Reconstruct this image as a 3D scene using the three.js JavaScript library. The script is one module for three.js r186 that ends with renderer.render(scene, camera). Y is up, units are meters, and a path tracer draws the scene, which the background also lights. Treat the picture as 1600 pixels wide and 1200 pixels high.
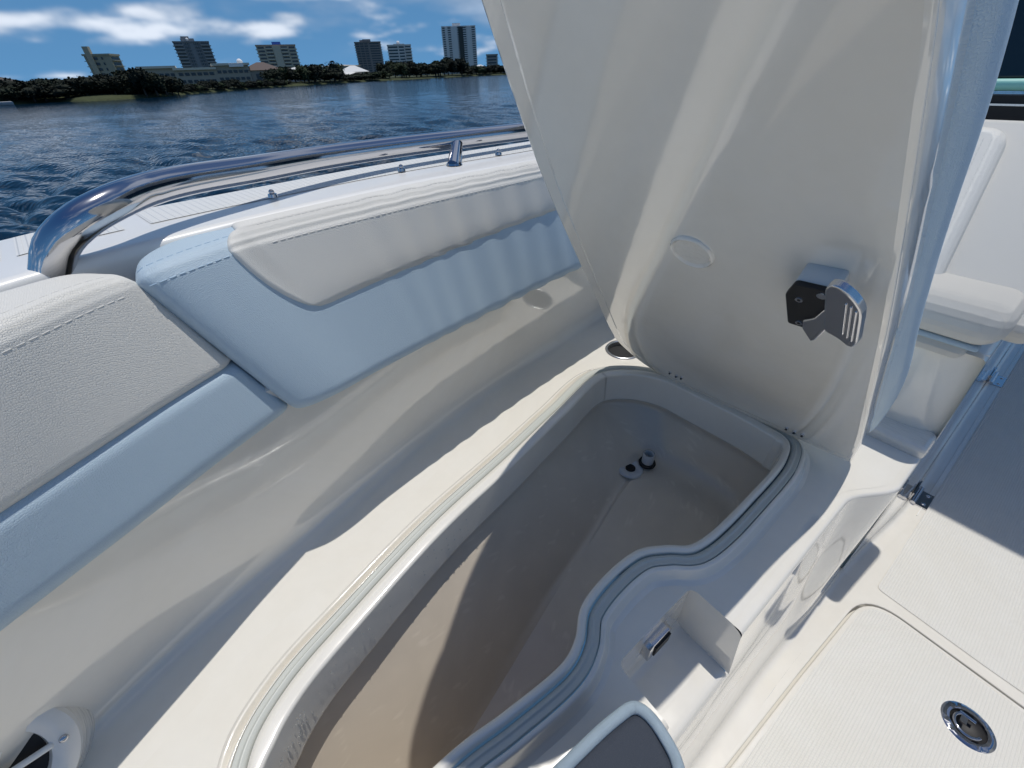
import * as THREE from 'three';
import { mergeGeometries, mergeVertices, toCreasedNormals } from 'three/addons/utils/BufferGeometryUtils.js';
import { RoundedBoxGeometry } from 'three/addons/geometries/RoundedBoxGeometry.js';
import { ImprovedNoise } from 'three/addons/math/ImprovedNoise.js';

// ------------------------------------------------------------------ camera, sky, sun, exposure
const DEG = Math.PI / 180;
const scene = new THREE.Scene();
// axes: x runs aft along the boat, z towards its middle, y up; the sole is y = 0
const camera = new THREE.PerspectiveCamera(86.305, 4 / 3, 0.01, 6000);
camera.position.set(0, 0.95, 0);
camera.rotation.set(-37.4 * DEG, -35.93 * DEG, -2.2 * DEG, 'YXZ');
scene.add(camera);
const SUN = new THREE.Vector3(0.075, 0.4, -0.022).normalize();
const sun = new THREE.DirectionalLight(new THREE.Color(1, 0.96, 0.89), 2.65);
sun.position.copy(SUN).multiplyScalar(6);
sun.castShadow = true;
sun.shadow.mapSize.set(4096, 4096);
Object.assign(sun.shadow.camera, { left: -4, right: 4, top: 4, bottom: -4, near: 0.5, far: 14 });
scene.add(sun, sun.target);
const renderer = new THREE.WebGLRenderer({ antialias: true });
renderer.setSize(1024, 768);
renderer.toneMapping = THREE.LinearToneMapping;
renderer.toneMappingExposure = 1.0;
renderer.shadowMap.enabled = true;

const noise3 = new ImprovedNoise();
function fbm(x, y, z, oct = 5) { let a = 0, s = 0.5, f = 1; for (let i = 0; i < oct; i++) { a += s * noise3.noise(x * f, y * f, z * f + 7.3 * i); s *= 0.5; f *= 2.03; } return a; }
const clamp = (x, a = 0, b = 1) => Math.min(b, Math.max(a, x));
const smooth = (a, b, x) => { const t = clamp((x - a) / (b - a)); return t * t * (3 - 2 * t); };
const lerp = (a, b, t) => a + (b - a) * t;
let seed = 12345;
const rnd = () => { seed = (seed * 1664525 + 1013904223) >>> 0; return seed / 4294967296; };
{
  const w = 2048, h = 1024, d = new Float32Array(w * h * 4);
  for (let j = 0; j < h; j++) {
    const el = ((j + 0.5) / h - 0.5) * Math.PI, y = Math.sin(el), c = Math.cos(el);
    for (let i = 0; i < w; i++) {
      const az = ((i + 0.5) / w - 0.5) * 2 * Math.PI, x = c * Math.cos(az), z = c * Math.sin(az);
      const up = Math.max(0, y), t = Math.pow(up, 0.65);
      let r = lerp(0.12, 0.014, t), g = lerp(0.31, 0.06, t), b = lerp(0.57, 0.21, t);
      const su = Math.max(0, x * SUN.x + y * SUN.y + z * SUN.z), gl = 0.35 * Math.pow(su, 60) + 0.10 * Math.pow(su, 8);
      r += gl; g += gl; b += gl;
      if (y > -0.02) {
        // cumulus banks low on the horizon and thin cloud above
        const k = 1 / (up + 0.16);
        const n = fbm(x * k * 1.6 + 30.13, up * 3.2, z * k * 1.6 + 25.42, 6);
        const n2 = fbm(x * k * 0.55 + 11.2, up * 2.0, z * k * 0.55 + 4.4, 5);
        let cl = smooth(0.02, 0.40, n + 0.55 * n2 - 0.04 - 0.16 * smooth(0.12, 0.5, up));
        cl = Math.max(cl, 0.55 * smooth(0.02, 0.4, fbm(x * k * 0.9 + 31, up * 6, z * k * 0.9, 6)) * smooth(0.02, 0.1, up));
        const lum = 0.70 + 0.55 * smooth(-0.1, 0.45, n);
        r = lerp(r, lum * 0.97, cl * 0.6); g = lerp(g, lum * 0.985, cl * 0.6); b = lerp(b, lum * 1.02, cl * 0.6);
      } else { r *= 0.4; g *= 0.45; b *= 0.5; }
      const o = (j * w + i) * 4; d[o] = r; d[o + 1] = g; d[o + 2] = b; d[o + 3] = 1;
    }
  }
  const t = new THREE.DataTexture(d, w, h, THREE.RGBAFormat, THREE.FloatType);
  t.mapping = THREE.EquirectangularReflectionMapping; t.magFilter = t.minFilter = THREE.LinearFilter;
  t.wrapS = THREE.RepeatWrapping; t.needsUpdate = true;
  scene.background = t; scene.environment = t;
}

// ------------------------------------------------------------------ textures and materials
function dataTex(n, f, m = n) {
  const d = new Uint8Array(n * m * 4);
  for (let j = 0; j < m; j++) for (let i = 0; i < n; i++) {
    const v = f(i / n, j / m), o = (j * n + i) * 4, a = Array.isArray(v) ? v : [v, v, v];
    for (let k = 0; k < 3; k++) d[o + k] = clamp(a[k]) * 255; d[o + 3] = 255;
  }
  const t = new THREE.DataTexture(d, n, m); t.wrapS = t.wrapT = THREE.RepeatWrapping;
  t.magFilter = THREE.LinearFilter; t.minFilter = THREE.LinearMipmapLinearFilter; t.generateMipmaps = true; t.needsUpdate = true;
  return t;
}
function worley(cells) {
  const p = []; for (let i = 0; i < cells * cells; i++) p.push([rnd(), rnd(), rnd()]);
  return (u, v) => {
    const x = u * cells, y = v * cells, ix = Math.floor(x), iy = Math.floor(y); let f1 = 9, f2 = 9;
    for (let b = -1; b <= 1; b++) for (let a = -1; a <= 1; a++) {
      const q = p[((iy + b + cells) % cells) * cells + (ix + a + cells) % cells];
      const dx = ix + a + 0.15 + 0.7 * q[0] - x, dy = iy + b + 0.15 + 0.7 * q[1] - y, d = Math.sqrt(dx * dx + dy * dy);
      if (d < f1) { f2 = f1; f1 = d; } else if (d < f2) f2 = d;
    }
    return [f1, f2];
  };
}
const wl = worley(40), wl2 = worley(17);
const leatherTex = dataTex(640, (u, v) => { const [a, b] = wl(u, v), [c, e] = wl2(u, v); return 0.75 * smooth(0, 0.35, b - a) + 0.25 * smooth(0, 0.5, e - c); });
leatherTex.repeat.set(1 / 0.075, 1 / 0.075);
const gritTex = dataTex(512, (u, v) => {
  const x = u * 20, y = v * 20, s = Math.floor(y) % 2 * 0.5, fx = (x + s) % 1 - 0.5, fy = y % 1 - 0.5;
  return 0.85 * smooth(0.46, 0.2, Math.max(Math.abs(fx) * 0.8, Math.abs(fy))) + 0.15 * (0.5 + 0.5 * Math.sin(17.1 * Math.floor(x + s) + 5.7 * Math.floor(y)));
});
gritTex.repeat.set(1 / 0.095, 1 / 0.095);
const ribTex = dataTex(64, (u) => smooth(0.15, 0.35, u) * smooth(0.85, 0.65, u));
ribTex.repeat.set(1 / 0.008, 1);
const wavyTex = dataTex(256, (u, v) => {
  const a = 2 * Math.PI * u, b = 2 * Math.PI * v; return 0.5 + 0.9 * fbm(Math.cos(a) * 0.9 + 3, Math.sin(a) * 0.9 + Math.cos(b) * 0.9, Math.sin(b) * 0.9 + 6, 3);
});
wavyTex.repeat.set(1 / 0.42, 1 / 0.42);
const smudgeTex = dataTex(512, (u, v) => {
  const a = 2 * Math.PI * u, b = 2 * Math.PI * v;
  const n = fbm(Math.cos(a) * 1.2 + 5, Math.sin(a) * 1.2 + Math.cos(b) * 1.2, Math.sin(b) * 1.2, 6);
  return [0, 0.42 + 0.5 * n, 0];
});
smudgeTex.repeat.set(1 / 0.8, 1 / 0.8);
const tintTex = dataTex(512, (u, v) => {
  const a = 2 * Math.PI * u, b = 2 * Math.PI * v;
  const n = fbm(Math.cos(a) * 1.6 + 2, Math.sin(a) * 1.6 + Math.cos(b) * 1.6 + 9, Math.sin(b) * 1.6, 6), m = fbm(Math.cos(a) * 9, Math.sin(a) * 9 + Math.cos(b) * 9, Math.sin(b) * 9, 3);
  const k = 0.965 + 0.035 * n + 0.02 * m; return [k, k * (0.995 + 0.01 * n), k * (0.985 + 0.03 * n)];
});
tintTex.repeat.set(1 / 0.7, 1 / 0.7);
const tubTex = dataTex(768, (u, v) => {            // scuffs and water marks in the storage box
  const a = 2 * Math.PI * u, b = 2 * Math.PI * v, n = fbm(Math.cos(a) * 1.3 + 4, Math.sin(a) * 1.3 + Math.cos(b) * 1.3, Math.sin(b) * 1.3, 6);
  const s = smooth(0.16, 0.42, noise3.noise(Math.cos(a) * 2.2 + 8, Math.sin(a) * 2.2 + 3, Math.cos(b) * 2.2 + Math.sin(b))) * smooth(0.0, 0.5, noise3.noise(u * 24 + v * 60, v * 9 - u * 14, 2));
  const k = 0.90 + 0.09 * n + 0.09 * s; return [k, k * (0.99 + 0.01 * s), k * (0.975 + 0.02 * s)];
});
tubTex.repeat.set(1 / 0.45, 1 / 0.45);
const rgb = (r, g, b) => new THREE.Color().setRGB(r, g, b);
const P = (o) => new THREE.MeshPhysicalMaterial({ side: THREE.DoubleSide, ...o });
const M = {
  gel: P({ color: rgb(0.86, 0.83, 0.765), map: tintTex, roughnessMap: smudgeTex, bumpMap: wavyTex, bumpScale: 0.0011, roughness: 0.30, ior: 1.6, clearcoat: 1, clearcoatRoughness: 0.03 }),
  gelLid: P({ color: rgb(0.88, 0.85, 0.78), map: tintTex, roughnessMap: smudgeTex, bumpMap: wavyTex, bumpScale: 0.0006, roughness: 0.22, ior: 1.7, clearcoat: 1, clearcoatRoughness: 0.015 }),
  gelTub: P({ color: rgb(0.73, 0.655, 0.56), map: tubTex, roughness: 0.35, clearcoat: 0.8, clearcoatRoughness: 0.10 }),
  white: P({ color: rgb(0.84, 0.835, 0.81), roughness: 0.4, clearcoat: 0.5, clearcoatRoughness: 0.08 }),
  nonskid: P({ color: rgb(0.80, 0.785, 0.74), map: tintTex, roughness: 0.55, bumpMap: gritTex, bumpScale: 0.0008 }),
  rib: P({ color: rgb(0.72, 0.73, 0.72), roughness: 0.55, bumpMap: ribTex, bumpScale: 0.0007 }),
  vinyl: P({ color: rgb(0.79, 0.775, 0.725), roughness: 0.52, bumpMap: leatherTex, bumpScale: 0.00026, sheen: 0.2, sheenRoughness: 0.5 }),
  blue: P({ color: rgb(0.50, 0.625, 0.725), roughness: 0.5, bumpMap: leatherTex, bumpScale: 0.00026, sheen: 0.2, sheenRoughness: 0.5 }),
  thread: P({ color: rgb(0.74, 0.73, 0.69), roughness: 0.8 }),
  threadBlue: P({ color: rgb(0.46, 0.60, 0.72), roughness: 0.8 }),
  rubber: P({ color: rgb(0.56, 0.575, 0.535), roughness: 0.4 }),
  black: P({ color: rgb(0.008, 0.008, 0.009), roughness: 0.6 }),
  steel: P({ color: rgb(0.58, 0.58, 0.60), metalness: 1, roughness: 0.09, roughnessMap: null }),
  brushed: P({ color: rgb(0.66, 0.66, 0.67), metalness: 1, roughness: 0.26 }),
  dark: P({ color: rgb(0.03, 0.03, 0.032), roughness: 0.6 }),
  plate: P({ color: rgb(0.62, 0.63, 0.63), roughness: 0.4 }),
  backing: P({ color: rgb(0.04, 0.05, 0.07), roughness: 0.8, bumpMap: leatherTex, bumpScale: 0.0002 }),
  glass: P({ color: rgb(0.01, 0.02, 0.028), roughness: 0.06 }),
  mint: P({ color: rgb(0.28, 0.62, 0.55), roughness: 0.5 }),
  plastic: P({ color: rgb(0.62, 0.63, 0.64), roughness: 0.35 }),
  drop: P({ color: rgb(0.9, 0.95, 1), roughness: 0.02, transmission: 1, thickness: 0.002, ior: 1.33 }),
};

// ------------------------------------------------------------------ helpers
const V3 = (x, y, z) => new THREE.Vector3(x, y, z);
const counts = {};
function numbered(n) { const k = counts[n] = (counts[n] ?? -1) + 1; return k ? n + '_' + String(k).padStart(3, '0') : n; }
function thing(name, label, category, pos = [0, 0, 0], group) {
  const o = new THREE.Group(); o.name = numbered(name); o.position.set(...pos); scene.add(o);
  o.userData = { label, category }; if (group) o.userData.group = group; return o;
}
function part(name, geo, mat, parent, label, kind) {
  const m = new THREE.Mesh(geo, mat); m.name = name; m.castShadow = m.receiveShadow = true; parent.add(m);
  if (label) m.userData.label = label; if (kind) m.userData.kind = kind; return m;
}
function structure(name, geo, mat) { const m = part(name, geo, mat, scene); m.userData.kind = 'structure'; return m; }
// curve through [x, y, z] points, sampled n + 1 times (or n times when closed)
function curve(pts, n, closed = false) {
  const c = new THREE.CatmullRomCurve3(pts.map((p) => V3(...p)), closed, 'centripetal'), o = [];
  for (let i = 0; i < (closed ? n : n + 1); i++) o.push(c.getPoint(i / n)); return o;
}
// surface through rows of points: rows[i][j]; uv in metres
function grid(rows, { closed = false, flip = false } = {}) {
  const n = rows.length, m = rows[0].length, pos = [], uv = [], idx = [];
  let su = 0; const mid = m >> 1;
  for (let i = 0; i < n; i++) {
    if (i) su += rows[i][mid].distanceTo(rows[i - 1][mid]);
    let sv = 0;
    for (let j = 0; j < m; j++) { if (j) sv += rows[i][j].distanceTo(rows[i][j - 1]); pos.push(rows[i][j].x, rows[i][j].y, rows[i][j].z); uv.push(su, sv); }
  }
  const N = closed ? n : n - 1;
  for (let i = 0; i < N; i++) for (let j = 0; j < m - 1; j++) {
    const a = i * m + j, b = ((i + 1) % n) * m + j;
    if (flip) idx.push(a, a + 1, b, b, a + 1, b + 1); else idx.push(a, b, a + 1, b, b + 1, a + 1);
  }
  const g = new THREE.BufferGeometry();
  g.setAttribute('position', new THREE.Float32BufferAttribute(pos, 3)); g.setAttribute('uv', new THREE.Float32BufferAttribute(uv, 2));
  g.setIndex(idx); g.computeVertexNormals(); return g;
}
// polyline with rounded corners, sampled evenly enough for lofting: seg samples per corner
function rounded(pts, radii, seg = 6, mid = 4) {
  const out = [pts[0].clone()];
  for (let k = 1; k < pts.length; k++) {
    const last = k === pts.length - 1, from = out[out.length - 1];
    let a = pts[k], c = null;
    if (!last) {
      const r = Math.min(radii[k] ?? 0, pts[k].distanceTo(pts[k - 1]) * 0.49, pts[k].distanceTo(pts[k + 1]) * 0.49);
      a = pts[k].clone().add(pts[k - 1].clone().sub(pts[k]).setLength(r)); c = pts[k].clone().add(pts[k + 1].clone().sub(pts[k]).setLength(r));
    }
    for (let i = 1; i <= mid; i++) out.push(from.clone().lerp(a, i / mid));
    if (c) for (let i = 1; i <= seg; i++) { const t = i / seg; out.push(a.clone().multiplyScalar((1 - t) ** 2).addScaledVector(pts[k], 2 * t * (1 - t)).addScaledVector(c, t * t)); }
  }
  return out;
}
const loftRows = (curves, radii, seg, mid) => curves[0].map((_, i) => rounded(curves.map((c) => c[i]), radii, seg, mid));
const loft = (curves, radii, opt = {}) => grid(loftRows(curves, radii, opt.seg ?? 6, opt.mid ?? 3), opt);
// flat polygon with holes in the x,z plane at height y (number or function)
function flat(outer, holes, y) {
  const c = outer.map((p) => new THREE.Vector2(p[0], p[1])), hs = holes.map((h) => h.map((p) => new THREE.Vector2(p[0], p[1])));
  const f = THREE.ShapeUtils.triangulateShape(c, hs), all = [c, ...hs].flat(), pos = [], uv = [], idx = [];
  all.forEach((p) => { pos.push(p.x, typeof y === 'function' ? y(p.x, p.y) : y, p.y); uv.push(p.x, p.y); });
  for (const [a, b, d] of f) {
    const cr = (all[b].x - all[a].x) * (all[d].y - all[a].y) - (all[b].y - all[a].y) * (all[d].x - all[a].x);
    if (cr > 0) idx.push(a, d, b); else idx.push(a, b, d);
  }
  const g = new THREE.BufferGeometry();
  g.setAttribute('position', new THREE.Float32BufferAttribute(pos, 3)); g.setAttribute('uv', new THREE.Float32BufferAttribute(uv, 2));
  g.setIndex(idx); g.computeVertexNormals(); return g;
}
const merge = (list) => mergeGeometries(list.map((g) => { const n = g.index ? g.toNonIndexed() : g.clone(); for (const k of Object.keys(n.attributes)) if (!['position', 'normal', 'uv'].includes(k)) n.deleteAttribute(k); return n; }), false);
const move = (g, x, y, z) => g.translate(x, y, z);
const tube = (pts, r, n = 80, k = 20) => new THREE.TubeGeometry(new THREE.CatmullRomCurve3(pts.map((p) => V3(...p)), false, 'centripetal'), n, r, k, false);
function shape(pts) { const s = new THREE.Shape(); pts.forEach((p, i) => (i ? s.lineTo(p[0], p[1]) : s.moveTo(p[0], p[1]))); s.closePath(); return s; }
// polygon with rounded corners (2-D)
function roundPoly(pts, r, seg = 6) {
  const n = pts.length, out = [];
  pts.forEach((p, i) => {
    const a = pts[(i + n - 1) % n], b = pts[(i + 1) % n], ri = Array.isArray(r) ? r[i] : r;
    const la = Math.hypot(a[0] - p[0], a[1] - p[1]), lb = Math.hypot(b[0] - p[0], b[1] - p[1]), q = Math.min(ri, la * 0.49, lb * 0.49);
    if (q < 1e-6) { out.push([p[0], p[1]]); return; }
    const s = [p[0] + (a[0] - p[0]) * q / la, p[1] + (a[1] - p[1]) * q / la], e = [p[0] + (b[0] - p[0]) * q / lb, p[1] + (b[1] - p[1]) * q / lb];
    for (let k = 0; k <= seg; k++) { const t = k / seg; out.push([(1 - t) ** 2 * s[0] + 2 * t * (1 - t) * p[0] + t * t * e[0], (1 - t) ** 2 * s[1] + 2 * t * (1 - t) * p[1] + t * t * e[1]]); }
  });
  return out;
}
// smoothed bevels, caps kept truly flat
function sm(g, a = 0.6) {
  if (g.userData.smoothed) return g;
  const o = toCreasedNormals(g, a), p = o.attributes.position, n = o.attributes.normal, A = V3(), B = V3(), C = V3();
  if (!g.userData.axis) return o;
  const ax = g.userData.axis;
  for (let i = 0; i < p.count; i += 3) {
    A.fromBufferAttribute(p, i); B.fromBufferAttribute(p, i + 1); C.fromBufferAttribute(p, i + 2);
    const f = B.sub(A).cross(C.sub(A)).normalize(), d = f.dot(ax);
    if (Math.abs(d) > 0.9999) for (let k = 0; k < 3; k++) n.setXYZ(i + k, f.x, f.y, f.z);
  }
  o.userData.smoothed = true; return o;
}
function extrude(pts, o, z = 0) { const g = new THREE.ExtrudeGeometry(shape(pts), { curveSegments: 8, bevelEnabled: true, ...o }).translate(0, 0, z); g.userData.axis = V3(0, 0, 1); return sm(g, 0.7); }
const slab = (pts, depth, bevel, seg = 4) => extrude(pts, { depth: depth - 2 * bevel, bevelThickness: bevel, bevelSize: bevel, bevelOffset: -bevel, bevelSegments: seg }, bevel);
// a padded surface: loft, with its two ends rolled back
function pillow(curves, radii, { endR = 0.02, ends = [true, true], seg = 7, mid = 8, puff = 0, wave = null, crease = [] } = {}) {
  const rows = loftRows(curves, radii, seg, mid), n = rows.length, m = rows[0].length;
  const g0 = grid(rows), nn = g0.attributes.normal, nor = (i, j) => V3().fromBufferAttribute(nn, i * m + j);
  const midc = (m / 2) | 0, d = [0]; for (let i = 1; i < n; i++) d.push(d[i - 1] + rows[i][midc].distanceTo(rows[i - 1][midc]));
  const L = d[n - 1], sgn = V3().fromBufferAttribute(nn, ((n >> 1) * m) + midc).z + nor(n >> 1, midc).y > 0 ? 1 : -1;
  const out = rows.map((r, i) => r.map((p, j) => {
    const a = ends[0] ? d[i] : 9, b = ends[1] ? L - d[i] : 9, e = Math.min(a, b), x = clamp(e / endR);
    let o = -endR * (1 - Math.sqrt(Math.max(0, 1 - (1 - x) ** 2)));
    
    if (puff) { const v = j / (m - 1); o += puff * (1 - (2 * v - 1) ** 4) * (1 - Math.exp(-e / 0.03)); }
    if (wave) o += wave(d[i], j / (m - 1));
    if (crease.includes(j)) o -= 0.0017 * smooth(0.006, 0.02, e);
    return p.clone().addScaledVector(nor(i, j), sgn * o);
  }));
  // close the ends: the outermost row shrinks to a point inside the pad
  for (const [i, on] of [[0, ends[0]], [n - 1, ends[1]]]) if (on) { const c = out[i].reduce((s, p) => s.add(p), V3()).multiplyScalar(1 / m); out[i].forEach((p) => p.lerp(c, 0.9)); }
  return { geo: grid(out), rows: out, nor: (i, j) => nor(i, j).multiplyScalar(sgn) };
}
// a row of stitches along a chain of points (with normals), as little capsules
function stitches(pts, step = 0.0085, len = 0.005, r = 0.0006) {
  const c = new THREE.CatmullRomCurve3(pts), L = c.getLength(), n = Math.floor(L / step), out = [];
  const base = new THREE.CapsuleGeometry(r, len, 2, 5);
  for (let i = 0; i < n; i++) {
    const t = (i + 0.5) / n, p = c.getPointAt(t), q = new THREE.Quaternion().setFromUnitVectors(V3(0, 1, 0), c.getTangentAt(t));
    out.push(base.clone().applyMatrix4(new THREE.Matrix4().compose(p, q, V3(1, 1, 1))));
  }
  return merge(out);
}

// ------------------------------------------------------------------ water
const WY = -1.2;
{
  const waves = []; for (const [l, a, n] of [[3.2, 0.034, 4], [1.8, 0.052, 6], [1.05, 0.056, 8], [0.62, 0.033, 8], [0.38, 0.014, 8]])
    for (let i = 0; i < n; i++) { const th = -0.5 + 1.5 * (rnd() - 0.5); const k = 2 * Math.PI / (l * (0.75 + 0.5 * rnd())); waves.push([Math.cos(th) * k, Math.sin(th) * k, a / Math.sqrt(n), rnd() * 6.28, l]); }
  const pos = [], uv = [], idx = [], NA = 1100, NR = 420, R0 = 1.15, R1 = 5000;
  for (let i = 0; i <= NR; i++) {
    const r = i < 360 ? R0 * Math.pow(160 / R0, i / 359) : 160 * Math.pow(R1 / 160, (i - 359) / (NR - 359));
    const cell = r * 0.0145;
    for (let j = 0; j < NA; j++) {
      const a = j / NA * 2 * Math.PI, x = r * Math.cos(a), z = r * Math.sin(a); let y = 0, dx = 0, dz = 0;
      const patch = 0.95 + 0.35 * noise3.noise(x * 0.13, 3.3, z * 0.13);
      for (const [kx, kz, am, ph, l] of waves) {
        const f = smooth(0.5 * l, 0.12 * l, cell) * patch; if (f <= 0) continue;
        const t = kx * x + kz * z + ph, k = Math.hypot(kx, kz), s = Math.sin(t); y += am * f * s; dx -= kx / k * am * f * Math.cos(t) * 0.9; dz -= kz / k * am * f * Math.cos(t) * 0.9;
      }
      pos.push(x + dx, WY + y, z + dz); uv.push(x, z);
    }
  }
  for (let i = 0; i < NR; i++) for (let j = 0; j < NA; j++) { const a = i * NA + j, b = i * NA + (j + 1) % NA; idx.push(a, b, a + NA, b, b + NA, a + NA); }
  const g = new THREE.BufferGeometry(); g.setAttribute('position', new THREE.Float32BufferAttribute(pos, 3)); g.setAttribute('uv', new THREE.Float32BufferAttribute(uv, 2)); g.setIndex(idx); g.computeVertexNormals();
  const tn = 1024, tt = dataTex(tn, (u, v) => {
    const a = 2 * Math.PI * u, b = 2 * Math.PI * v; let s = 0;
    for (let i = 0; i < 26; i++) { const kx = 3 + (i * 7) % 19, ky = ((i * 5) % 23) - 9; s += Math.sin(kx * a + ky * b + i * 2.4) / Math.sqrt(1 + kx * kx + ky * ky) * 2.2; }
    return 0.5 + 0.16 * s;
  });
  tt.repeat.set(1 / 2.7, 1 / 2.7);
  structure('water', g, P({ color: rgb(0.002, 0.018, 0.040), roughness: 0.08, specularIntensity: 0.36, ior: 1.33, bumpMap: tt, bumpScale: 0.035 }));
}

// ------------------------------------------------------------------ far shore
const shore = [[-260, -150], [-90, -130], [-19.2, -124.4], [-12.8, -129.6], [-5.7, -120.7], [3.5, -129], [11.8, -143.7], [48.2, -202.9], [109.4, -255.8], [160.2, -276.1], [215.2, -298], [340, -330], [700, -380], [1400, -300]];
const shoreAt = (x) => { for (let i = 1; i < shore.length; i++) if (x <= shore[i][0]) { const a = shore[i - 1], b = shore[i]; return lerp(a[1], b[1], (x - a[0]) / (b[0] - a[0])); } return -300; };
{
  const rows = curve(shore.map(([x, z]) => [x, WY, z]), 220).map((p, i) => {
    const d = V3(p.x * 0.35, 0, p.z).normalize(), w = 0.6 * noise3.noise(i * 0.4, 1, 2);
    return [0, 1.2, 3, 12, 60, 400, 2400].map((k, j) => p.clone().addScaledVector(d, k + w).setY(WY + [-0.5, 0.15, 0.5, 1.0, 1.5, 2, 2][j]));
  });
  const grassTex = dataTex(256, (u, v) => { const k = 0.8 + 0.5 * fbm(u * 9, v * 9, 3, 4); return [k * 0.24, k * 0.30, k * 0.13]; }); grassTex.repeat.set(1 / 9, 1 / 9);
  structure('shore_ground', grid(rows), P({ color: rgb(0.26, 0.25, 0.2), map: grassTex, roughness: 1 }));
}
function put(t, x, y, z, yaw, s = [1, 1, 1]) { t.position.set(x, y, z); t.rotation.y = yaw; t.scale.set(...s); return t; }
const box = (w, h, d, x = 0, y = 0, z = 0) => new THREE.BoxGeometry(w, h, d).translate(x, y, z);
const paint = (r, g, b) => P({ color: rgb(r, g, b), roughness: 0.85 });
const paneGlass = P({ color: rgb(0.03, 0.045, 0.06), roughness: 0.15 });
// apartment tower: body with recessed window bands, floor slabs, roof house
function tower(label, { x, z, yaw, w, top, base, depth = 18, floors, wall, bays, balcony, roof }) {
  const t = thing('apartment_tower', label, 'building'), h = top - base, fh = h / floors; put(t, x, base, z, yaw * DEG);
  const front = depth / 2;
  part('wall', box(w - 0.8, h, depth - 0.8, 0, h / 2, 0), paint(...wall), t);
  const win = [], pier = [], bal = [], rail = [];
  for (const [a, b, kind] of bays) {            // fractions of the width
    const x0 = (a - 0.5) * w, x1 = (b - 0.5) * w, xm = (x0 + x1) / 2, bw = x1 - x0;
    if (kind === 'pier') pier.push(box(bw, h, 1.6, xm, h / 2, front));
    else for (let f = 0; f < floors; f++) {
      const y = (f + 0.5) * fh;
      win.push(box(bw * 0.94, fh * (kind === 'band' ? 0.5 : 0.62), 0.3, xm, y, front - 0.3));
      if (kind === 'balcony') { bal.push(box(bw, fh * 0.12, 2.4, xm, f * fh + 0.06 * fh, front + 0.7)); rail.push(box(bw, fh * 0.26, 0.15, xm, f * fh + 0.25 * fh, front + 1.8)); }
      if (kind === 'grid') for (let k = 0; k < 3; k++) pier.push(box(0.35, fh, 0.5, x0 + (k + 0.5) * bw / 3, y, front - 0.1));
    }
  }
  // the two sides
  for (const s of [-1, 1]) for (let f = 0; f < floors; f++) { win.push(box(0.3, fh * 0.5, depth * 0.7, s * (w / 2 - 0.45), (f + 0.5) * fh, 0)); bal.push(box(1.6, fh * 0.12, depth * 0.8, s * (w / 2 + 0.3), f * fh + 0.06 * fh, 0)); }
  part('windows', merge(win), paneGlass, t, null, 'stuff');
  if (pier.length) part('piers', merge(pier), paint(...(balcony ?? wall)), t, null, 'stuff');
  part('balconies', merge(bal.concat(rail)), paint(...(balcony ?? wall)), t, null, 'stuff');
  part('parapet', merge([box(w + 0.4, fh * 0.35, depth + 0.4, 0, h + fh * 0.17, 0)]), paint(...(roof ?? wall)), t);
  return t;
}
const addRoof = (t, list, m) => list.forEach(([n, g]) => part(n, g, m, t));
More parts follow.
